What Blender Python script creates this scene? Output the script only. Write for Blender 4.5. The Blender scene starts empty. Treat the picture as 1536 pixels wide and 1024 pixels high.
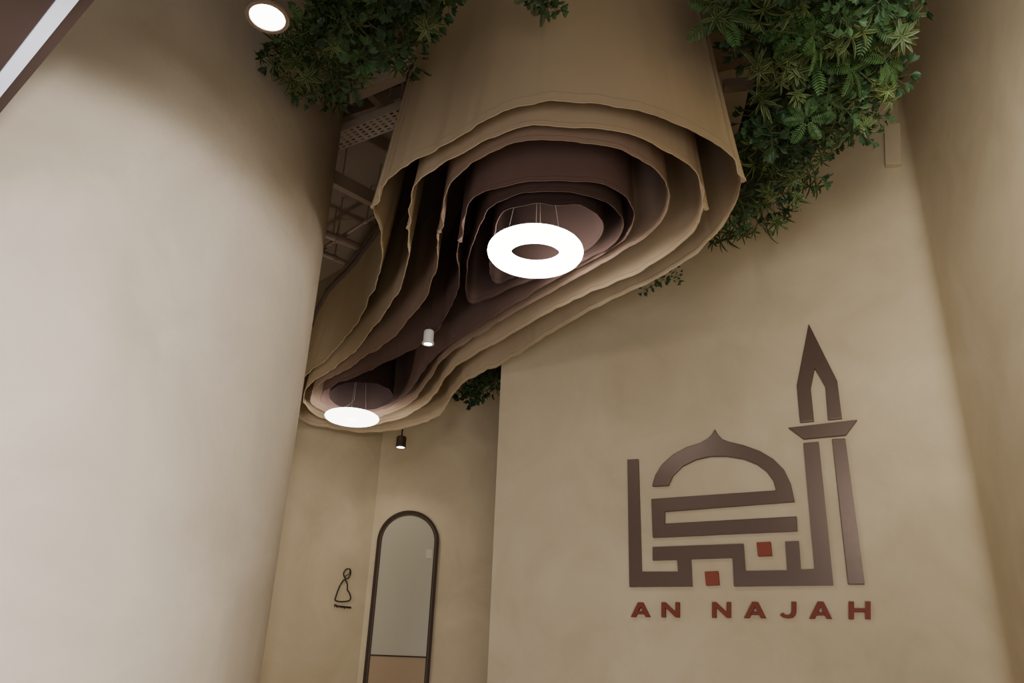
import bpy, bmesh, math, random
from mathutils import Vector, Matrix, noise
from mathutils.geometry import tessellate_polygon
random.seed(7)
SC = bpy.context.scene
COL = SC.collection
CZ = 1.5
PITCH = math.radians(23.1); ROLL = math.radians(2.28); FPX = 1195.0
F = Vector((0, math.cos(PITCH), math.sin(PITCH)))
U0 = Vector((0, -math.sin(PITCH), math.cos(PITCH)))
R0 = Vector((1, 0, 0))
CR = R0*math.cos(ROLL) + U0*math.sin(ROLL)
CU = U0*math.cos(ROLL) - R0*math.sin(ROLL)
CAM = Vector((0, 0, CZ))

def ray(px, py):
    return F + CR*((px-768)/FPX) + CU*((512-py)/FPX)
def at_h(px, py, h):
    d = ray(px, py); return CAM + d*(h/d.z)
def at_y(px, py, y):
    d = ray(px, py); return CAM + d*(y/d.y)
def at_plane(px, py, p0, n):
    d = ray(px, py); return CAM + d*((p0-CAM).dot(n)/d.dot(n))

# ------------------------------------------------------------------ materials
def nm(name):
    m = bpy.data.materials.new(name); m.use_nodes = True
    return m, m.node_tree.nodes, m.node_tree.links, m.node_tree.nodes['Principled BSDF']
def simple(name, col, rough=0.6, metal=0.0, spec=None, emis=0, ecol=None):
    m, N, L, b = nm(name)
    b.inputs['Base Color'].default_value = (*col, 1)
    b.inputs['Roughness'].default_value = rough
    b.inputs['Metallic'].default_value = metal
    if spec is not None: b.inputs['Specular IOR Level'].default_value = spec
    if emis:
        b.inputs['Emission Color'].default_value = (*(ecol or col), 1)
        b.inputs['Emission Strength'].default_value = emis
    t = N.new('ShaderNodeTexCoord'); n = N.new('ShaderNodeTexNoise'); n.inputs['Scale'].default_value = 40
    mr = N.new('ShaderNodeMapRange'); mr.inputs[3].default_value = max(0, rough-.05); mr.inputs[4].default_value = min(1, rough+.05)
    L.new(t.outputs['Object'], n.inputs['Vector']); L.new(n.outputs['Fac'], mr.inputs[0]); L.new(mr.outputs[0], b.inputs['Roughness'])
    return m
def plaster(name, c1, c2, scale=1.6, bump=.06):
    m, N, L, b = nm(name)
    t = N.new('ShaderNodeTexCoord')
    n1 = N.new('ShaderNodeTexNoise'); n1.inputs['Scale'].default_value = scale; n1.inputs['Detail'].default_value = 8; n1.inputs['Roughness'].default_value = .62; n1.inputs['Distortion'].default_value = .8
    n2 = N.new('ShaderNodeTexNoise'); n2.inputs['Scale'].default_value = 14; n2.inputs['Detail'].default_value = 6
    r = N.new('ShaderNodeValToRGB'); r.color_ramp.elements[0].position = .33; r.color_ramp.elements[1].position = .68
    r.color_ramp.elements[0].color = (*c1, 1); r.color_ramp.elements[1].color = (*c2, 1)
    L.new(t.outputs['Object'], n1.inputs['Vector']); L.new(t.outputs['Object'], n2.inputs['Vector'])
    L.new(n1.outputs['Fac'], r.inputs['Fac']); L.new(r.outputs['Color'], b.inputs['Base Color'])
    bp = N.new('ShaderNodeBump'); bp.inputs['Strength'].default_value = bump; bp.inputs['Distance'].default_value = .02
    L.new(n2.outputs['Fac'], bp.inputs['Height']); L.new(bp.outputs['Normal'], b.inputs['Normal'])
    b.inputs['Roughness'].default_value = .62; b.inputs['Specular IOR Level'].default_value = .25
    return m
def fabric(name, col):
    m, N, L, b = nm(name)
    t = N.new('ShaderNodeTexCoord')
    n1 = N.new('ShaderNodeTexNoise'); n1.inputs['Scale'].default_value = 3; n1.inputs['Detail'].default_value = 4
    mx = N.new('ShaderNodeMixRGB'); mx.inputs[1].default_value = (*[c*.92 for c in col], 1); mx.inputs[2].default_value = (*[min(1, c*1.08) for c in col], 1)
    n2 = N.new('ShaderNodeTexNoise'); n2.inputs['Scale'].default_value = 300
    bp = N.new('ShaderNodeBump'); bp.inputs['Strength'].default_value = .12; bp.inputs['Distance'].default_value = .002
    L.new(t.outputs['Object'], n1.inputs['Vector']); L.new(t.outputs['Object'], n2.inputs['Vector'])
    L.new(n1.outputs['Fac'], mx.inputs[0]); L.new(mx.outputs[0], b.inputs['Base Color'])
    L.new(n2.outputs['Fac'], bp.inputs['Height']); L.new(bp.outputs['Normal'], b.inputs['Normal'])
    b.inputs['Roughness'].default_value = .85; b.inputs['Specular IOR Level'].default_value = .08
    return m
def leafmat(name, rough=.5):
    m, N, L, b = nm(name)
    a = N.new('ShaderNodeVertexColor'); a.layer_name = 'leafcol'
    oi = N.new('ShaderNodeObjectInfo'); mr = N.new('ShaderNodeMapRange'); mr.inputs[3].default_value = .28; mr.inputs[4].default_value = .8
    hs = N.new('ShaderNodeHueSaturation'); hs.inputs['Saturation'].default_value = .92
    L.new(oi.outputs['Random'], mr.inputs[0]); L.new(mr.outputs[0], hs.inputs['Value']); L.new(a.outputs['Color'], hs.inputs['Color'])
    L.new(hs.outputs['Color'], b.inputs['Base Color']); b.inputs['Roughness'].default_value = rough
    b.inputs['Specular IOR Level'].default_value = .25
    return m

M = {}
M['wall'] = plaster('lime_plaster', (.46, .375, .243), (.55, .458, .31), 1.8, .08)
M['column'] = plaster('column_plaster', (.51, .44, .345), (.625, .55, .445), 1.5, .14)
M['ceiling'] = simple('brown_ceiling_paint', (.24, .18, .135), .8)
M['board'] = simple('dark_mounting_board', (.07, .046, .038), .8)
M['floor'] = plaster('floor_stone', (.42, .35, .28), (.5, .42, .34), 2, .02)
M['trimbrown'] = simple('brown_painted_metal', (.045, .026, .02), .5, spec=.2)
M['led'] = simple('led_strip', (.6, .63, .7), .5, emis=.4, ecol=(.78, .84, 1))
M['sign'] = simple('brown_satin_metal', (.105, .067, .05), .36, .4)
M['red'] = simple('red_sign_paint', (.17, .036, .022), .5, spec=.2)
M['redsq'] = simple('brick_red_paint', (.22, .05, .03), .5, spec=.2)
M['black'] = simple('black_paint', (.015, .012, .01), .5)
M['doorframe'] = simple('dark_bronze_frame', (.035, .021, .014), .5, .1, spec=.2)
M['jamb'] = simple('brown_inner_jamb', (.13, .085, .055), .5, spec=.2)
M['glass'] = simple('frosted_glass', (.36, .335, .255), .35)
M['glasslight'] = simple('pale_fitting', (.46, .43, .34), .4)
M['doorpanel'] = simple('tan_door_panel', (.32, .22, .125), .5)
M['ring'] = simple('opal_light_ring', (1, 1, 1), .4, emis=17, ecol=(1, .95, .88))
M['ring2'] = simple('opal_light_ring_far', (1, 1, 1), .4, emis=9, ecol=(1, .96, .9))
M['lens'] = simple('lamp_lens', (1, 1, 1), .4, emis=14, ecol=(1, .97, .92))
M['wire'] = simple('steel_wire', (.35, .3, .27), .4, .6)
M['white'] = simple('white_lamp_body', (.7, .67, .63), .45)
M['darkbody'] = simple('dark_lamp_body', (.05, .028, .02), .4)
M['tray'] = simple('galvanised_tray', (.45, .37, .3), .5, .1)
M['pipe'] = simple('painted_pipe', (.28, .2, .15), .5)
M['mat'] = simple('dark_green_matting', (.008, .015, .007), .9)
M['leaf'] = leafmat('glossy_leaf')
M['stem'] = simple('green_stem', (.04, .07, .02), .6)
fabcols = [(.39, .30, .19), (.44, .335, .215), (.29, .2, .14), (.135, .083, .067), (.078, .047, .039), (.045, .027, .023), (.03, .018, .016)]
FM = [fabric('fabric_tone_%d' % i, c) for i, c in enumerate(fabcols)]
FS = [fabric('fabric_seam_%d' % i, tuple(v*.6 for v in c)) for i, c in enumerate(fabcols)]

# ------------------------------------------------------------------ helpers
def link(name, bm, mat, parent=None, smooth=False, wn=False):
    me = bpy.data.meshes.new(name); bmesh.ops.recalc_face_normals(bm, faces=bm.faces[:])
    bm.to_mesh(me); bm.free()
    if mat: me.materials.append(mat)
    o = bpy.data.objects.new(name, me); COL.objects.link(o)
    if smooth:
        for p in me.polygons: p.use_smooth = True
    if parent:
        o.parent = parent
        o.matrix_parent_inverse = parent.matrix_basis.inverted()
    return o
def tag(o, label, cat, group=None, kind=None):
    if label: o['label'] = label
    if cat: o['category'] = cat
    if group: o['group'] = group
    if kind: o['kind'] = kind
    return o
def thing(name, loc, label, cat, group=None, kind=None):
    o = bpy.data.objects.new(name, None); COL.objects.link(o); o.location = loc; o.empty_display_size = .1
    return tag(o, label, cat, group, kind)
def prism(bm, pts, z0, z1):
    slab(bm, [(p[0], p[1], z0) for p in pts], Vector((0, 0, z1-z0)))
def slab(bm, pts3, dvec):
    """polygon in space extruded by dvec"""
    P = [Vector(p) for p in pts3]
    a = [bm.verts.new(p) for p in P]; b = [bm.verts.new(p+dvec) for p in P]
    n = len(a)
    for t in tessellate_polygon([P]):
        bm.faces.new([a[k] for k in t]); bm.faces.new([b[k] for k in reversed(t)])
    for i in range(n): bm.faces.new((a[i], a[(i+1) % n], b[(i+1) % n], b[i]))
def tube(bm, pts, r, seg=8, closed=False):
    pts = [Vector(p) for p in pts]; n = len(pts); rings = []
    for i, p in enumerate(pts):
        if closed: d = pts[(i+1) % n]-pts[i-1]
        else: d = pts[min(n-1, i+1)]-pts[max(0, i-1)]
        d.normalize()
        ref = Vector((0, 0, 1)) if abs(d.z) < .9 else Vector((1, 0, 0))
        a = d.cross(ref).normalized(); b = d.cross(a)
        rr = r[i] if isinstance(r, (list, tuple)) else r
        rings.append([bm.verts.new(p+a*rr*math.cos(2*math.pi*k/seg)+b*rr*math.sin(2*math.pi*k/seg)) for k in range(seg)])
    for i in range(n if closed else n-1):
        A = rings[i]; B = rings[(i+1) % n]
        for k in range(seg): bm.faces.new((A[k], A[(k+1) % seg], B[(k+1) % seg], B[k]))
    if not closed:
        bm.faces.new(rings[0]); bm.faces.new(rings[-1][::-1])
def lathe(bm, c, prof, seg=32):
    rings = []
    for r, z in prof:
        if r < 1e-6: rings.append([bm.verts.new((c[0], c[1], c[2]+z))])
        else: rings.append([bm.verts.new((c[0]+r*math.cos(2*math.pi*k/seg), c[1]+r*math.sin(2*math.pi*k/seg), c[2]+z)) for k in range(seg)])
    for A, B in zip(rings, rings[1:]):
        for k in range(seg):
            k2 = (k+1) % seg
            if len(A) == 1 and len(B) == 1: continue
            if len(A) == 1: bm.faces.new((A[0], B[k], B[k2]))
            elif len(B) == 1: bm.faces.new((A[k], A[k2], B[0]))
            else: bm.faces.new((A[k], A[k2], B[k2], B[k]))
def boxbar(bm, a, b, w, h):
    a = Vector(a); b = Vector(b); d = (b-a).normalized(); s = d.cross(Vector((0, 0, 1))).normalized()*w/2; u = Vector((0, 0, h))
    slab(bm, [a-s, a+s, b+s, b-s], u)
def bevel(o, w=.003, seg=2):
    m = o.modifiers.new('bevel', 'BEVEL'); m.width = w; m.segments = seg; m.limit_method = 'ANGLE'; m.angle_limit = math.radians(40)

# ------------------------------------------------------------------ room shell
H = 4.2; ZC = CZ+H; HT = 2.72; ZT = CZ+HT
E = Vector((-.069, 5.3)); C = Vector((2.47, 4.166))
bm = bmesh.new(); prism(bm, [(-5, -3), (4.5, -3), (4.5, 8), (-5, 8)], -.1, 0)
tag(link('floor', bm, M['floor']), 'pale stone floor', 'floor', kind='structure')
bm = bmesh.new(); prism(bm, [(-5, -.2), (4.5, -.2), (4.5, 8), (-5, 8)], ZC, ZC+.1)
tag(link('ceiling', bm, M['ceiling']), 'brown painted open ceiling above the fabric', 'ceiling', kind='structure')
wd = Vector((C.x-E.x, C.y-E.y, 0)).normalized(); wd2 = Vector((wd.x, wd.y)); rd = Vector((-.25, -.97)).normalized()
A1 = C-wd2*.12; B1 = C+rd*.12
bm = bmesh.new(); prism(bm, [E, A1, (2.75, 4.55), (.42, 7.72)], 0, ZC)
tag(link('wall_right_sign', bm, M['wall']), 'beige plaster wall carrying the emblem', 'wall', kind='structure')
arc = [A1*(1-t)**2+C*2*t*(1-t)+B1*t*t for t in [i/16 for i in range(17)]]
pts = arc+[C+rd*6.3, C+rd*6.3+Vector((.3, 0)), C+Vector((.32, .4))]
bm = bmesh.new(); prism(bm, pts, 0, ZC)
tag(link('wall_right', bm, M['wall']), 'beige plaster wall at the far right of the photo', 'wall', kind='structure')
K = Vector((-1.22, 7.5)); KD = Vector((-1, -.8)).normalized(); KE = K+KD*4.4
bm = bmesh.new(); prism(bm, [K, (.42, 7.5), (.42, 7.7), (-1.3, 7.7)], 0, ZC)
tag(link('wall_back', bm, M['wall']), 'beige wall with the arched door', 'wall', kind='structure')
bm = bmesh.new(); prism(bm, [K, (-1.3, 7.7), KE+Vector((-.15, .2)), KE], 0, ZC)
tag(link('wall_back_left', bm, M['wall']), 'beige wall with the black figure sign', 'wall', kind='structure')
bm = bmesh.new(); prism(bm, [(KE.x, KE.y+.1), (KE.x-.15, KE.y+.1), (KE.x-.15, -3), (KE.x, -3)], 0, ZC)
tag(link('wall_left', bm, M['wall']), 'beige wall behind the round column', 'wall', kind='structure')
CC = Vector((-2.57, 3.32)); CRAD = 1.6
bm = bmesh.new(); lathe(bm, (CC.x, CC.y, 0), [(0, 0), (CRAD, 0), (CRAD, 1.5), (CRAD, 3), (CRAD, ZC), (0, ZC)], 160)
o = link('wall_column', bm, M['column'], smooth=True); tag(o, 'huge round beige plaster column on the left', 'column', kind='structure')
for p in o.data.polygons:
    if abs(p.normal.z) > .5: p.use_smooth = False
def on_column(px, py):
    d = ray(px, py); a = d.x*d.x+d.y*d.y; b = -2*(d.x*CC.x+d.y*CC.y); c = CC.length_squared-CRAD**2
    return CAM+d*((-b-math.sqrt(max(0, b*b-4*a*c)))/(2*a))

h = 1.2
a0 = at_h(0, 170, h); a1 = at_h(142, 0, h); d = (a1-a0).normalized(); s = Vector((-d.y, d.x, 0))
if s.y > 0: s = -s
A = a0-d*.45; B = a1+d*2.2
bm = bmesh.new(); slab(bm, [A, B, B+s*.55, A+s*.55], Vector((0, 0, .3)))
tr = tag(link('trim_1', bm, M['trimbrown']), 'brown overhead beam with a light strip', 'beam', kind='structure')
def offs(px, py):
    p = at_h(px, py, h); return (p-a0).dot(s)
o1 = offs(0, 144); o2 = offs(0, 108)
bm = bmesh.new(); slab(bm, [A+s*o1, B+s*o1, B+s*o2, A+s*o2], Vector((0, 0, -.008)))
link('light_strip', bm, M['led'], tr)

# ------------------------------------------------------------------ arched door on back wall
NB = Vector((0, -1, 0))
def wb(px, py, off=0): return at_plane(px, py, Vector((0, 7.5-off, 0)), NB)
pl = wb(555, 920); pr = wb(651, 920); xl, xr = pl.x, pr.x; ztop = wb(614, 766).z
cx = (xl+xr)/2; R = (xr-xl)/2; zs = ztop-R
def arch_band(Ro, Ri, y0, y1, zb=0):
    bm = bmesh.new()
    def path(Rr):
        return [(cx-Rr, zb)]+[(cx-Rr*math.cos(t*math.pi/24), zs+Rr*math.sin(t*math.pi/24)) for t in range(25)]+[(cx+Rr, zb)]
    po, pi = path(Ro), path(Ri)
    rings = []
    for (xo, zo), (xi, zi) in zip(po, pi):
        rings.append([bm.verts.new(v) for v in ((xo, y0, zo), (xi, y0, zi), (xi, y1, zi), (xo, y1, zo))])
    for a, b in zip(rings, rings[1:]):
        for k in range(4): bm.faces.new((a[k], a[(k+1) % 4], b[(k+1) % 4], b[k]))
    bm.faces.new(rings[0]); bm.faces.new(rings[-1][::-1])
    return bm
door = thing('door_1', (cx, 7.47, 0), 'narrow arched door with dark frame and frosted glass', 'door', kind='structure')
link('door_frame', arch_band(R, R-.023, 7.475, 7.5), M['doorframe'], door)
link('inner_jamb', arch_band(R-.023, R-.034, 7.49, 7.5), M['jamb'], door)
link('door_leaf_frame', arch_band(R-.034, R-.042, 7.485, 7.5), M['doorframe'], door)
zr = wb(603, 984).z
bm = bmesh.new(); Rg = R-.041
pts = [(cx+Rg, zr)]+[(cx+Rg*math.cos(t*math.pi/24), zs+Rg*math.sin(t*math.pi/24)) for t in range(25)]+[(cx-Rg, zr)]
slab(bm, [(x, 7.493, z) for x, z in pts], Vector((0, .006, 0)))
link('glass_panel', bm, M['glass'], door)
bm = bmesh.new(); slab(bm, [(cx-Rg, 7.487, zr-.006), (cx+Rg, 7.487, zr-.006), (cx+Rg, 7.487, zr+.006), (cx-Rg, 7.487, zr+.006)], Vector((0, .01, 0)))
link('door_rail', bm, M['doorframe'], door)
bm = bmesh.new(); slab(bm, [(cx-Rg, 7.493, .02), (cx+Rg, 7.493, .02), (cx+Rg, 7.493, zr), (cx-Rg, 7.493, zr)], Vector((0, .006, 0)))
link('lower_panel', bm, M['doorpanel'], door)
bm = bmesh.new(); slab(bm, [wb(639, 824, .012), wb(648, 824, .012), wb(648, 837, .012), wb(639, 837, .012)], Vector((0, .006, 0)))
link('door_fitting', bm, M['glasslight'], door)

# ------------------------------------------------------------------ emblem on sign wall
NW = Vector((wd.y, -wd.x, 0))
P0 = Vector((E.x, E.y, 0))
TH = .026
def ws(px, py, off=TH): return at_plane(px, py, P0+NW*off, NW)
cent = ws(1110, 800, 0)
emb = thing('wall_emblem', cent, 'large brown mosque-shaped calligraphy emblem mounted on the beige wall', 'emblem')
def sign_piece(name, polys, mat, parent, th=TH, bev=.003):
    bm = bmesh.new()
    for p in polys: slab(bm, [ws(x, y) for x, y in p], -NW*th)
    o = link(name, bm, mat, parent); bevel(o, bev); return o
outer = [(978,729),(983,712),(993,696),(1010,681),(1030,670),(1050,664),(1062,657),(1068,651),(1072,643),(1077,652),(1083,658),(1093,662),(1115,667),(1140,676),(1160,688),(1176,704),(1186,725),(1192,752)]
inner = [(1164,735),(1160,721),(1150,707),(1135,696),(1115,688),(1090,684),(1065,684),(1043,689),(1023,699),(1009,713),(1002,728)]
sign_piece('dome_stroke', [outer+[(997,767),(997,785),(1195,774),(1196,796),(979,806),(977,748)]+inner], M['sign'], emb)
sign_piece('base_stroke', [[(941,689),(957,688),(962,857),(1017,857),(1016,839),(979,840),(979,820),(1115,815),(1118,856),(1181,855),(1178,812),(1198,811),(1201,854),(1222,853),(1205,664),(1228,662),(1250,877),(1101,879),(1099,836),(1036,838),(1038,879),(944,880)]], M['sign'], emb)
sign_piece('minaret_stem', [[(1248,658),(1268,657),(1297,876),(1272,876)]], M['sign'], emb)
sign_piece('minaret_balcony', [[(1182,641),(1286,629),(1269,652),(1205,658)]], M['sign'], emb)
sign_piece('minaret_spire', [[(1213,485),(1256,571),(1263,627),(1242,629),(1238,580),(1222,552),(1216,582),(1221,631),(1200,633),(1195,578)]], M['sign'], emb)
sq = sign_piece('red_square', [[(1135,813),(1156,812),(1158,833),(1137,834)]], M['redsq'], emb); sq['label'] = 'brick red square dot'
sq = sign_piece('red_square', [[(1057,857),(1077,856),(1079,877),(1059,878)]], M['redsq'], emb); sq['label'] = 'brick red square dot'

LET = {
'A': [[(0,1),(.37,0),(.63,0),(1,1),(.76,1),(.5,.3),(.24,1)], [(.33,.62),(.67,.62),(.73,.8),(.27,.8)]],
'N': [[(0,1),(0,0),(.22,0),(.78,.64),(.78,0),(1,0),(1,1),(.78,1),(.22,.36),(.22,1)]],
'H': [[(0,0),(.24,0),(.24,.39),(.76,.39),(.76,0),(1,0),(1,1),(.76,1),(.76,.6),(.24,.6),(.24,1),(0,1)]],
'J': [[(.70,0),(.97,0),(.97,.62),(.92,.8),(.78,.94),(.5,1),(.22,.95),(.02,.8),(.2,.64),(.34,.77),(.5,.8),(.64,.75),(.70,.6)]]}
words = [('A',946,975,'first red letter A at the left end of the name below the emblem'),('N',992,1019,'red letter N right after the first A of the name'),
('N',1068,1096,'red letter N starting the second word of the name'),('A',1116,1149,'red letter A between the second N and the J'),
('J',1169,1195,'red letter J in the name below the emblem'),('A',1214,1248,'red letter A between the J and the H'),('H',1273,1306,'red letter H at the right end of the name')]
for ch, x0, x1, lab in words:
    k = (x0-946)/360; t = 903-k*1.5; b = 925+k*3.5
    o = sign_piece('sign_letter', [[(x0+u*(x1-x0), t+v*(b-t)) for u, v in pl_] for pl_ in LET[ch]], M['red'], None, TH, .0012)
    tag(o, lab, 'letter', 'red letters of the name on the sign wall')
bm = bmesh.new(); slab(bm, [ws(1326,186,.05), ws(1350,184,.05), ws(1352,245,.05), ws(1328,246,.05)], -NW*.05)
o = link('junction_box', bm, M['wall']); bevel(o, .004); tag(o, 'small beige box high on the wall beside the greenery', 'box')

# ------------------------------------------------------------------ figure sign
K3 = Vector((K.x, K.y, 0)); pd = Vector((KD.x, KD.y, 0)); NP = Vector((-pd.y, pd.x, 0))
if NP.dot(CAM-K3) < 0: NP = -NP
def wp(px, py, off=.012): return at_plane(px, py, K3+NP*off, NP)
fig = thing('restroom_sign', wp(514, 885, 0), 'small black outline figure of a veiled woman with wording below', 'sign')
def smooth_loop(pts, n=8, closed=True):
    out = []; N_ = len(pts)
    for i in range(N_ if closed else N_-1):
        p0, p1, p2, p3 = [Vector(pts[(i+k) % N_]) if closed else Vector(pts[max(0, min(N_-1, i+k))]) for k in (-1, 0, 1, 2)]
        for j in range(n):
            t = j/n
            out.append(.5*((2*p1)+(p2-p0)*t+(2*p0-5*p1+4*p2-p3)*t*t+(3*p1-p0-3*p2+p3)*t**3))
    return out
bm = bmesh.new()
tube(bm, smooth_loop([wp(*p) for p in [(517,869),(511,876),(507,885),(504,894),(503,900),(511,902),(522,901),(526,897),(524,889),(521,884),(521,876)]]), .0065, 6, True)
link('figure_body', bm, M['black'], fig)
bm = bmesh.new()
tube(bm, smooth_loop([wp(*p) for p in [(518,867),(515.5,860),(519,853.5),(525,853.5),(526,860),(523,866)]]), .006, 6, True)
tube(bm, smooth_loop([wp(*p) for p in [(525,854),(524,860),(519,863),(517,865)]], 6, False), .0045, 6)
link('figure_head', bm, M['black'], fig)
cu = bpy.data.curves.new('wording', 'FONT'); cu.body = 'Perempuan'; cu.offset = .02; cu.extrude = .05
to = bpy.data.objects.new('tmp', cu); COL.objects.link(to); bpy.context.view_layer.update()
me = bpy.data.meshes.new_from_object(to.evaluated_get(bpy.context.evaluated_depsgraph_get()))
bpy.data.objects.remove(to)
xs = [v.co.x for v in me.vertices]; w0, w1 = min(xs), max(xs)
pa, pb = wp(501.5, 910, .006), wp(526.5, 911, .006); pb.z = pa.z; sc = (pb-pa).length/(w1-w0)
for v in me.vertices:
    x, y, z = v.co; v.co = pa+(pb-pa)*((x-w0)/(w1-w0))+Vector((0, 0, y*sc*.9))+NP*(z*.1)
me.materials.clear(); me.materials.append(M['black'])
o = bpy.data.objects.new('sign_wording', me); COL.objects.link(o); o.parent = fig; o.matrix_parent_inverse = fig.matrix_basis.inverted()

# ------------------------------------------------------------------ fabric sculpture
L1 = [(840,147),(900,152),(960,165),(1010,182),(1050,200),(1085,220),(1112,240),(1108,285),(1085,335),(1040,382),(970,425),(890,462),(815,505),(755,543),(705,565),(680,590),(660,620),(620,638),(560,647),(500,642),(455,630),(438,605),(448,575),(490,535),(530,490),(557,440),(572,390),(572,345),(562,295),(588,256),(640,232),(690,200),(740,172),(790,153)]
L2 = [(835,187),(900,191),(960,205),(1010,228),(1045,255),(1058,292),(1045,340),(1010,375),(960,405),(900,432),(850,455),(800,480),(750,510),(703,535),(672,560),(652,590),(630,612),(590,630),(540,636),(485,626),(455,602),(465,575),(510,543),(555,500),(595,440),(612,390),(615,340),(620,280),(660,248),(700,224),(750,200),(795,186)]
L3 = [(800,208),(880,214),(940,227),(985,252),(1005,285),(1000,320),(970,352),(920,384),(870,410),(820,440),(760,475),(705,508),(663,540),(640,575),(618,602),(580,621),(530,627),(485,616),(466,598),(480,575),(530,547),(585,507),(632,455),(655,400),(658,345),(668,290),(705,248),(750,222)]
L4 = [(830,268),(890,270),(930,285),(952,312),(950,338),(925,366),(885,390),(835,417),(780,450),(730,480),(690,505),(655,532),(630,560),(612,588),(585,608),(545,619),(508,614),(482,598),(496,578),(545,558),(600,532),(650,500),(678,455),(687,400),(690,345),(700,305),(730,283),(780,271)]
L5 = [(830,287),(885,293),(922,312),(937,335),(925,360),(890,383),(840,403),(780,425),(735,445),(705,452),(700,415),(713,355),(733,312),(775,292)]
L6 = [(835,303),(880,308),(903,328),(903,350),(880,373),(830,393),(775,412),(745,425),(735,400),(742,350),(752,318),(785,305)]
L7 = [(535,571),(570,576),(590,590),(582,604),(550,613),(512,608),(495,596),(502,580)]
sculpt = thing('fabric_ceiling_sculpture', (0, 4.2, ZT), 'hanging nested fabric curtains in tan to dark brown curving beneath the ceiling', 'hanging fabric')
board_pts = []
def layer(idx, pix, hemh, taper, label, amp=1.0, tips=()):
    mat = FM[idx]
    plan = [at_h(x, y, hemh) for x, y in pix]
    dense = smooth_loop(plan, 24)
    ds = [0]
    for i in range(len(dense)): ds.append(ds[-1]+(dense[(i+1) % len(dense)]-dense[i]).length)
    tot = ds[-1]; n = int(tot/.012); pts = []; j = 0
    for k in range(n):
        t = tot*k/n
        while ds[j+1] < t: j += 1
        a = dense[j]; b = dense[(j+1) % len(dense)]; pts.append(a.lerp(b, (t-ds[j])/max(1e-9, ds[j+1]-ds[j])))
    for _ in range(10): pts = [(pts[i-1]+pts[i]*2+pts[(i+1) % n])/4 for i in range(n)]
    area = sum(pts[i].x*pts[(i+1) % n].y-pts[(i+1) % n].x*pts[i].y for i in range(n))
    sg = 1 if area > 0 else -1
    w = 9; nor = []
    for i in range(n):
        dd = pts[(i+w) % n]-pts[i-w]; nor.append(Vector((-dd.y, dd.x, 0)).normalized()*sg)   # inward
    tipw = [at_h(x, y, hemh) for x, y in tips]
    rows = 24; grid = []
    z0 = CZ+hemh; bm = bmesh.new()
    hemline = []; seam = []
    for r in range(rows+1):
        t = r/rows; row = []
        for i, p in enumerate(pts):
            q = Vector((p.x*2.2, p.y*2.2, idx*7.3))
            left = 1.0 if nor[i].x > .3 else .6          # deeper folds on the column side
            m = (1-t)**1.5
            fold = noise.noise(Vector((q.x, q.y, q.z+t*.3)))*.014 + noise.noise(Vector((q.x*2.6, q.y*2.6, q.z+t*.8)))*.011*(1-.5*t)*left + noise.noise(Vector((q.x*7, q.y*7, q.z+t*1.5)))*.005*m*left + noise.noise(Vector((q.x*15, q.y*15, q.z+t*2)))*.0022*(1-t)**4
            fold *= amp
            drop = (abs(noise.noise(Vector((q.x*2.2, q.y*2.2, 40+q.z))))*-.02+noise.noise(Vector((q.x*6, q.y*6, 9+q.z)))*.004+noise.noise(Vector((q.x*15, q.y*15, 19+q.z)))*.002)*(1-t)**2
            for tw in tipw:
                dd = (p-tw).length; g = math.exp(-(dd/.075)**2)
                drop -= .09*g*(1-t)
                fold += -.012*g*(1-t)*math.cos(dd*90)
            extra = 0
            if idx == 0:
                u = min(1, max(0, (3.5-p.y)/.9)); extra = .12+.65*u*u*(3-2*u)
            pos = p+nor[i]*(taper*t**.9*(1+extra)+fold); pos.z = z0+(ZT+extra-z0)*t+drop
            row.append(bm.verts.new(pos))
            if r == 0: hemline.append(pos.copy())
            if r == 1: seam.append(hemline[i].lerp(pos, .75))
            if r == 14 and idx == 0: board_pts.append((pos.x, pos.y))
        grid.append(row)
    for r in range(rows):
        for i in range(n):
            bm.faces.new((grid[r][i], grid[r][(i+1) % n], grid[r+1][(i+1) % n], grid[r+1][i]))
    o = link('fabric_layer', bm, mat, sculpt, smooth=True); o['label'] = label
    inv = (sculpt.matrix_basis @ o.matrix_parent_inverse).inverted()
    bm = bmesh.new(); tube(bm, hemline, .0028, 5, True)
    hm = link('hem', bm, mat, None, smooth=True); hm.parent = o; hm.matrix_parent_inverse = inv
    bm = bmesh.new(); tube(bm, seam, .0013, 4, True)
    hm = link('seam', bm, FS[idx], None, smooth=True); hm.parent = o; hm.matrix_parent_inverse = inv
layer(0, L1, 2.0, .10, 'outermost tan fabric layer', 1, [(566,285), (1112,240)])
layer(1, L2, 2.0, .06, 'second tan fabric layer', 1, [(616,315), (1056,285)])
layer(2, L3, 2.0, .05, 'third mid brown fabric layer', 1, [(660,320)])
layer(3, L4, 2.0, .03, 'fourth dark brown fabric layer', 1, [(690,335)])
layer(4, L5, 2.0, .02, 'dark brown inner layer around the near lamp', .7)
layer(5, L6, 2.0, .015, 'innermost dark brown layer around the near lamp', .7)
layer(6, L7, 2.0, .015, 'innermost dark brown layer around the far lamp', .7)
bm = bmesh.new(); prism(bm, [tuple(Vector(p)) for p in board_pts[::3]], ZT-.01, ZT+.02)
link('mounting_board', bm, M['board'], sculpt)
for x, y in ((-.3, 3.0), (.7, 2.9), (.3, 4.0), (-.7, 5.0), (-1.2, 6.2)):
    bm = bmesh.new(); tube(bm, [(x, y, ZT+.03), (x, y, ZC)], .006, 6); link('suspension_rod', bm, M['wire'], sculpt)

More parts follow.
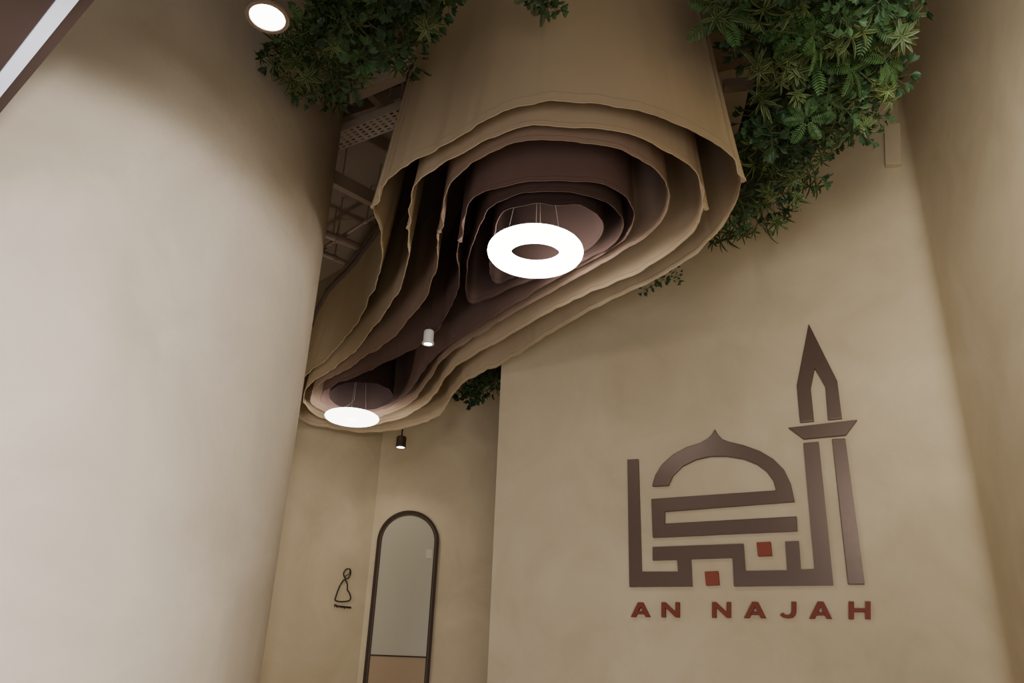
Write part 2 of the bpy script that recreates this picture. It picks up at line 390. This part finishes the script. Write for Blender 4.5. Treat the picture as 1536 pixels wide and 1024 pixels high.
# ------------------------------------------------------------------ ring pendants
def ring_lamp(px, py, hh, label, Rm, rm, flat, mat):
    c = at_h(px, py, hh); th = thing('ring_pendant_lamp', c, label, 'lamp', 'glowing ring lamps hanging inside the fabric')
    bm = bmesh.new(); rings = []
    for i in range(64):
        a = 2*math.pi*i/64
        rings.append([bm.verts.new((c.x+(Rm+rm*math.cos(b))*math.cos(a), c.y+(Rm+rm*math.cos(b))*math.sin(a), c.z+flat*math.sin(b))) for b in [2*math.pi*k/20 for k in range(20)]])
    for i in range(64):
        for k in range(20): bm.faces.new((rings[i][k], rings[i][(k+1) % 20], rings[(i+1) % 64][(k+1) % 20], rings[(i+1) % 64][k]))
    link('light_ring', bm, mat, th, smooth=True)
    for k in range(3):
        a = math.radians(35+120*k); b0 = Vector((c.x+Rm*math.cos(a), c.y+Rm*math.sin(a), c.z+.03))
        bm = bmesh.new(); tube(bm, [b0, Vector((c.x+.03*math.cos(a), c.y+.03*math.sin(a), ZT-.03))], .0012, 5); link('suspension_wire', bm, M['wire'], th)
    bm = bmesh.new(); tube(bm, [(c.x, c.y, ZT-.03), (c.x, c.y, c.z+.15), (c.x-.02, c.y-.08, c.z+.08), (c.x-.03, c.y-.16, c.z+.035)], .0016, 6); link('power_cord', bm, M['wire'], th)
    bm = bmesh.new(); lathe(bm, (c.x, c.y, ZT-.01), [(0, -.04), (.05, -.04), (.055, -.035), (.055, 0), (0, 0)], 24); link('ceiling_rose', bm, M['white'], th)
    return c
c1 = ring_lamp(803, 378, 1.92, 'larger looking glowing ring lamp in the near bulge of the fabric', .175, .058, .042, M['ring'])
c2 = ring_lamp(528, 626, 1.90, 'farther glowing ring lamp at the narrow end of the fabric', .118, .098, .034, M['ring2'])

# ------------------------------------------------------------------ spotlights
def spot(name, c, rad, hgt, body, label, flange=False, top=ZC, sr=.007, cap=False):
    th = thing(name, c, label, 'spotlight')
    bm = bmesh.new()
    prof = [(rad*.82, .004), (rad*.82, 0), (rad*(1.2 if flange else 1), 0), (rad*(1.2 if flange else 1), .01), (rad, .012), (rad, hgt*.55), (rad*.94, hgt*.56), (rad*.94, hgt*.6), (rad, hgt*.61), (rad, hgt-.01), (rad*.9, hgt), (0, hgt)]
    lathe(bm, c, prof, 32); link('lamp_body', bm, body, th, smooth=False)
    if cap:
        bm = bmesh.new(); lathe(bm, (c.x, c.y, c.z+hgt), [(0, 0), (rad*.8, 0), (rad*.8, .018), (rad*.3, .024), (0, .024)], 24); link('lamp_cap', bm, M['darkbody'], th)
    bm = bmesh.new(); lathe(bm, c, [(0, .003), (rad*.81, .003), (rad*.81, .02), (0, .02)], 32); link('lens', bm, M['lens'], th)
    bm = bmesh.new(); tube(bm, [(c.x, c.y, c.z+hgt), (c.x, c.y, top)], sr, 8); link('stem', bm, M['darkbody'], th)
    bm = bmesh.new(); lathe(bm, (c.x, c.y, top), [(0, -.02), (.035, -.02), (.035, 0), (0, 0)], 20); link('ceiling_plate', bm, M['darkbody'], th)
sA = at_h(401, 27, 2.12); spot('hanging_spotlight', sA, .076, .02, M['pipe'], 'bright round spotlight beside the column at the top left')
sB = at_h(642, 516, 1.86); spot('hanging_spotlight', sB, .031, .088, M['white'], 'small white cylindrical spotlight hanging between the dark fabric folds', True, ZT-.01, .003, True)
sC = at_y(601, 671, 7.05); spot('hanging_spotlight', sC, .045, .1, M['darkbody'], 'small black spotlight hanging above the arched door')

# ------------------------------------------------------------------ ceiling services
def tray():
    a = at_h(440, 240, 2.82); b = at_h(640, 160, 2.82); d = (b-a); L_ = d.length; d.normalize(); s = Vector((-d.y, d.x, 0))
    bm = bmesh.new(); nx = int(L_/.012); W = .13; ny = 11
    vs = [[bm.verts.new(a+d*(L_*i/nx)+s*(W*(j/ny-.5))) for j in range(ny+1)] for i in range(nx+1)]
    for i in range(nx):
        for j in range(ny):
            if j % 2 == 1 and i % 4 in (1, 2): continue
            bm.faces.new((vs[i][j], vs[i+1][j], vs[i+1][j+1], vs[i][j+1]))
    th = thing('cable_tray', (a+b)/2, 'perforated metal cable tray under the ceiling beside the column', 'cable tray')
    link('tray_base', bm, M['tray'], th)
    for k in (-1, 1):
        bm = bmesh.new(); boxbar(bm, a+s*k*W/2, b+s*k*W/2, .004, .05); link('side_rail', bm, M['tray'], th)
    for f_ in (.25, .75):
        p = a+d*L_*f_; bm = bmesh.new()
        tube(bm, [p+s*W/2, p+s*W/2+Vector((0, 0, ZC-p.z))], .004, 6); link('hanger_rod', bm, M['pipe'], th)
tray()
def bar(name, p, q, hh, w, t, mat, label, cat):
    a = at_h(*p, hh); b = at_h(*q, hh); bm = bmesh.new(); boxbar(bm, a, b, w, t)
    th = thing(name, (a+b)/2, label, cat); o = link('channel', bm, mat, th); bevel(o, .003)
    for f_ in (.3, .7):
        c = a.lerp(b, f_); bm = bmesh.new(); tube(bm, [c+Vector((0, 0, t)), Vector((c.x, c.y, ZC))], .004, 6); link('hanger_rod', bm, M['pipe'], th)
bar('ceiling_channel', (470,172), (640,100), 2.86, .07, .14, M['tray'], 'pale metal channel near the left greenery, above the cable tray', 'ceiling channel')
bar('ceiling_channel', (535,125), (600,190), 2.9, .04, .1, M['pipe'], 'brown cross channel running between the tray and the pale channel', 'ceiling channel')
bar('ceiling_channel', (470,262), (600,330), 2.95, .05, .1, M['pipe'], 'brown channel below the cable tray', 'ceiling channel')
bar('ceiling_channel', (1085,135), (1160,128), 2.85, .05, .05, M['pipe'], 'thin brown bar between the fabric and the right greenery', 'ceiling channel')
def pipe(p, q, hh, r, label):
    a = at_h(*p, hh); b = at_h(*q, hh); bm = bmesh.new(); tube(bm, [a, b], r, 14)
    th = thing('ceiling_pipe', (a+b)/2, label, 'pipe'); link('pipe_tube', bm, M['pipe'], th, smooth=True)
    d = (b-a).normalized()
    for f_ in (.35, .7):
        c = a.lerp(b, f_); bm = bmesh.new(); tube(bm, [c-d*.015, c+d*.015], r*1.25, 14); tube(bm, [c, c+Vector((0, 0, ZC-c.z))], .005, 6); link('pipe_clamp', bm, M['pipe'], th)
pipe((450,335), (600,395), 2.95, .03, 'upper brown pipe seen between column and fabric')
pipe((450,365), (590,425), 2.95, .022, 'lower thin brown pipe seen between column and fabric')
pipe((450,395), (600,300), 3.0, .015, 'thin conduit crossing above the brown pipes')
bm = bmesh.new(); pp = [at_h(x, y, 3.3) for x, y in ((430,205),(620,140),(640,330),(430,450))]
prism(bm, [(p.x, p.y) for p in pp], CZ+3.3, CZ+3.4)
dk = thing('ceiling_duct', sum(pp, Vector())/4, 'broad brown duct filling the gap between column and fabric', 'duct')
link('duct_body', bm, M['ceiling'], dk)
for p in pp:
    c = p.lerp(sum(pp, Vector())/4, .2); bm = bmesh.new(); tube(bm, [(c.x, c.y, CZ+3.4), (c.x, c.y, ZC)], .006, 6); link('hanger_rod', bm, M['tray'], dk)

# ------------------------------------------------------------------ greenery
def leaf(bm, cl, base, d, up, ln, wd_, c_mid, c_edge, curl=.25, shape=0):
    d = d.normalized(); side = d.cross(up)
    if side.length < 1e-3: side = d.cross(Vector((1, 0, 0)))
    side.normalize(); nrm = side.cross(d).normalized()
    segs = 6; rows = []
    for i in range(segs+1):
        t = i/segs
        if shape == 0: w = math.sin(math.pi*min(1, t*.92+.06))**.8
        else: w = math.sin(math.pi*(t**1.5*.93+.04))**.7
        w *= wd_*.5
        if i == segs: w = .0006
        c = base+d*(ln*t)-nrm*(curl*ln*t*t)
        row = []
        for k in (-1, -.55, 0, .55, 1):
            v = bm.verts.new(c+side*(w*k)+nrm*(abs(k)*w*.35)); row.append((v, k))
        rows.append(row)
    jit = random.uniform(.7, 1.2)
    for i in range(segs):
        for k in range(4):
            f = bm.faces.new((rows[i][k][0], rows[i][k+1][0], rows[i+1][k+1][0], rows[i+1][k][0])); f.smooth = True
            for lp, kk in zip(f.loops, (rows[i][k][1], rows[i][k+1][1], rows[i+1][k+1][1], rows[i+1][k][1])):
                e = abs(kk)
                cc = c_edge if e > .9 else c_mid
                lp[cl] = (cc[0]*jit, cc[1]*jit, cc[2]*jit, 1)
def rdir(a, e): return Vector((math.cos(a)*math.cos(e), math.sin(a)*math.cos(e), math.sin(e)))
def make_plant(kind, name):
    bm = bmesh.new(); cl = bm.loops.layers.float_color.new('leafcol'); sb = bmesh.new()
    if kind == 'var':
        tube(sb, [(0, 0, -.12), (0, 0, .05)], .003, 5)
        for w_ in range(3):
            for k in range(7):
                a = 2*math.pi*k/7+w_*.5+random.uniform(-.25, .25)
                leaf(bm, cl, Vector((0, 0, -.06+w_*.05)), rdir(a, 0.0+.33*w_+random.uniform(-.25, .25)), Vector((0, 0, 1)), random.uniform(.06, .10)*(1-.12*w_), .016, (.045, .11, .026), (.44, .47, .13), random.uniform(.2, .6))
    elif kind == 'broad':
        tube(sb, [(0, 0, -.12), (0, 0, .04)], .003, 5)
        for w_ in range(5):
            a0_ = random.uniform(0, 6)
            for k in range(3):
                a = a0_+2*math.pi*k/3; e = -.1+.25*w_+random.uniform(-.2, .2); dd = rdir(a, e)
                b0 = Vector((0, 0, -.08+w_*.03)); tip = b0+dd*.055; tube(sb, [b0, tip], .0015, 4)
                for j in (-1, 0, 1):
                    d2 = (dd+Vector((-dd.y, dd.x, 0))*j*.75)
                    leaf(bm, cl, tip, d2, Vector((0, 0, 1)), random.uniform(.038, .052), .022, (.045, .115, .036), (.065, .15, .048), .2, 1)
    else:
        for k in range(6):
            a = 2*math.pi*k/6+random.uniform(-.3, .3); ln = random.uniform(.14, .19); e = random.uniform(.3, .8)
            pts = [Vector((0, 0, -.06))+rdir(a, e)*(ln*t)-Vector((0, 0, ln*.5*t*t)) for t in [i/12 for i in range(13)]]
            tube(sb, pts, .0016, 4)
            for i in range(2, 13):
                dd = (pts[i]-pts[i-1]).normalized(); sd = dd.cross(Vector((0, 0, 1))).normalized(); L_ = .034*math.sin(math.pi*(i/13.5))+.005
                for s_ in (-1, 1): leaf(bm, cl, pts[i], sd*s_+dd*.5, Vector((0, 0, 1)), L_, .009, (.055, .15, .03), (.08, .2, .045), .1)
    leaves = link(name, bm, M['leaf']); st = link('stem', sb, M['stem'], leaves)
    return leaves
protos = {k: make_plant(k, n) for k, n in (('var', 'variegated_plant'), ('broad', 'leafy_plant'), ('fern', 'fern'))}
used = set()
desc = {'var': ('artificial variegated plant with yellow edged narrow leaves', 'variegated plants'), 'broad': ('artificial plant with dark green rounded leaves', 'dark leafy plants'), 'fern': ('artificial fern with fine feathery fronds', 'ferns')}
def place(kind, pos, dirv, scale, where):
    src = protos[kind]
    if kind in used:
        o = src.copy(); COL.objects.link(o)
        for ch in list(src.children):
            c = ch.copy(); COL.objects.link(c); c.parent = o
    else:
        o = src; used.add(kind)
    q = dirv.to_track_quat('Z', 'Y'); o.rotation_mode = 'QUATERNION'
    o.rotation_quaternion = q @ Matrix.Rotation(random.uniform(0, 6.28), 3, 'Z').to_quaternion()
    o.location = pos; o.scale = (scale,)*3
    tag(o, desc[kind][0]+' '+where, 'plant', desc[kind][1]+' '+where)
def inside(p, poly):
    x, y = p; r = False; n = len(poly)
    for i in range(n):
        x1, y1 = poly[i]; x2, y2 = poly[(i+1) % n]
        if (y1 > y) != (y2 > y) and x < (x2-x1)*(y-y1)/(y2-y1)+x1: r = not r
    return r
def green(poly, n, mind, hlo, hhi, where, weights, sc=(.85, 1.25)):
    xs = [p[0] for p in poly]; ys = [p[1] for p in poly]; pts = []; tries = 0
    while len(pts) < n and tries < 20000:
        tries += 1
        p = (random.uniform(min(xs), max(xs)), random.uniform(min(ys), max(ys)))
        if not inside(p, poly): continue
        if any((p[0]-q[0])**2+(p[1]-q[1])**2 < mind*mind for q in pts): continue
        pts.append(p)
        hh = random.uniform(hlo, hhi); pos = at_h(p[0], p[1], hh)
        kind = random.choices(('var', 'broad', 'fern'), weights)[0]
        dv = Vector((random.uniform(-.9, .9), random.uniform(-1.0, .4), random.uniform(-1.0, -.1))).normalized()
        place(kind, pos, dv, random.uniform(*sc), where)
def mat_block(poly, hh, label, name='greenery_backing'):
    pp = [at_h(x, y, hh) for x, y in poly]; c = sum(pp, Vector())/len(pp)
    th = thing(name, c, label, 'plant backing')
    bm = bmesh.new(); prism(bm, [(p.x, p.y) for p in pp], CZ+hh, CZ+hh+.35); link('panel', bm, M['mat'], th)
    for f_ in (-.15, .15):
        bm = bmesh.new(); tube(bm, [(c.x+f_, c.y, CZ+hh+.35), (c.x+f_, c.y, ZC)], .006, 6); link('hanger_rod', bm, M['tray'], th)
GR = [(1065,-60),(1080,30),(1112,80),(1125,105),(1135,140),(1118,200),(1112,280),(1095,320),(1060,352),(1035,388),(1050,390),(1080,372),(1120,362),(1165,338),(1205,300),(1230,268),(1250,222),(1292,205),(1322,160),(1348,110),(1362,40),(1365,-60)]
green(GR, 185, 14.5, 2.2, 2.5, 'in the greenery right of the fabric', (.42, .46, .12), (.62, .95))
mat_block([(1095,-90),(1130,90),(1150,140),(1125,240),(1100,320),(1190,275),(1235,210),(1290,170),(1325,90),(1335,-90)], 2.6, 'dark backing of the greenery right of the fabric')
GL = [(450,-60),(445,15),(445,60),(395,66),(400,82),(425,95),(440,140),(490,150),(520,140),(565,100),(605,105),(635,60),(670,25),(675,-60)]
green(GL, 92, 13.5, 2.15, 2.4, 'in the greenery left of the fabric', (.4, .52, .08), (.58, .85))
mat_block([(460,-90),(460,30),(480,70),(560,55),(620,30),(640,-90)], 2.45, 'dark backing of the greenery left of the fabric')
green([(680,595),(690,570),(745,545),(745,575),(715,605)], 14, 8, 2.2, 2.35, 'behind the sign wall edge', (.2, .7, .1), (.8, 1.1))
mat_block([(700,560),(745,540),(780,540),(780,560),(725,578)], 2.4, 'dark backing of the greenery behind the sign wall edge')
green([(965,435),(1000,414),(1025,402),(1030,408),(980,440)], 3, 14, 2.05, 2.15, 'trailing between the fabric and the emblem', (.1, .8, .1), (.35, .5))
green([(775,-25),(835,-20),(830,20),(805,2)], 7, 12, 2.18, 2.25, 'hanging before the top of the fabric', (.3, .4, .3), (.4, .55))

# ------------------------------------------------------------------ lights
def area(name, loc, target, size, power, col, sizey=None, spread=None):
    l = bpy.data.lights.new(name, 'AREA'); l.energy = power; l.color = col; l.size = size
    if sizey: l.shape = 'RECTANGLE'; l.size_y = sizey
    if spread: l.spread = math.radians(spread)
    o = bpy.data.objects.new(name, l); COL.objects.link(o); o.location = loc
    o.rotation_euler = (Vector(target)-Vector(loc)).to_track_quat('-Z', 'Y').to_euler(); return o
def sp(name, loc, target, power, ang, blend, col, rad=.05):
    l = bpy.data.lights.new(name, 'SPOT'); l.energy = power; l.color = col; l.spot_size = math.radians(ang); l.spot_blend = blend; l.shadow_soft_size = rad
    o = bpy.data.objects.new(name, l); COL.objects.link(o); o.location = loc
    o.rotation_euler = (Vector(target)-Vector(loc)).to_track_quat('-Z', 'Y').to_euler(); return o
area('daylight_front', (-1.6, -1.6, .7), (-2.6, 3.0, 1.1), 1.4, 48, (.74, .77, 1), spread=110)
area('room_fill', (.7, -1.4, .8), (1.0, 4.6, 1.2), 1.6, 46, (1, .93, .80), spread=95)
area('side_wash', (.7, .8, 2.9), (2.3, 2.6, 3.3), .5, 18, (1, .95, .86), spread=70)
sp('column_wash', (-.15, .35, 2.1), on_column(0, 640), 240, 60, .24, (1, .95, .91), .07)
sp('spot_a', sA-Vector((0, 0, .02)), sA+Vector((-.1, -.3, -2)), 5, 90, 1, (1, .93, .84), .08)
sp('spot_c', sC-Vector((0, 0, .02)), sC+Vector((.1, .1, -2)), 10, 120, .8, (1, .88, .74))
l = bpy.data.lights.new('left_fabric_fill', 'POINT'); l.energy = 30; l.color = (1, .92, .82); l.shadow_soft_size = .15  # added fill hidden behind the column, brightens left fabric and back left wall
o = bpy.data.objects.new('left_fabric_fill', l); COL.objects.link(o); o.location = (-2.35, 5.55, 2.3)
w = bpy.data.worlds.new('World'); SC.world = w; w.use_nodes = True
bg = w.node_tree.nodes['Background']; bg.inputs[0].default_value = (1, .94, .84, 1); bg.inputs[1].default_value = .42

# ------------------------------------------------------------------ camera
cd = bpy.data.cameras.new('Camera'); cam = bpy.data.objects.new('Camera', cd); COL.objects.link(cam)
cd.sensor_width = 36; cd.lens = FPX/1536*36; cd.clip_start = .05
mt = Matrix(((CR.x, CU.x, -F.x, 0), (CR.y, CU.y, -F.y, 0), (CR.z, CU.z, -F.z, 0), (0, 0, 0, 1)))
cam.matrix_world = Matrix.Translation(CAM) @ mt
SC.camera = cam
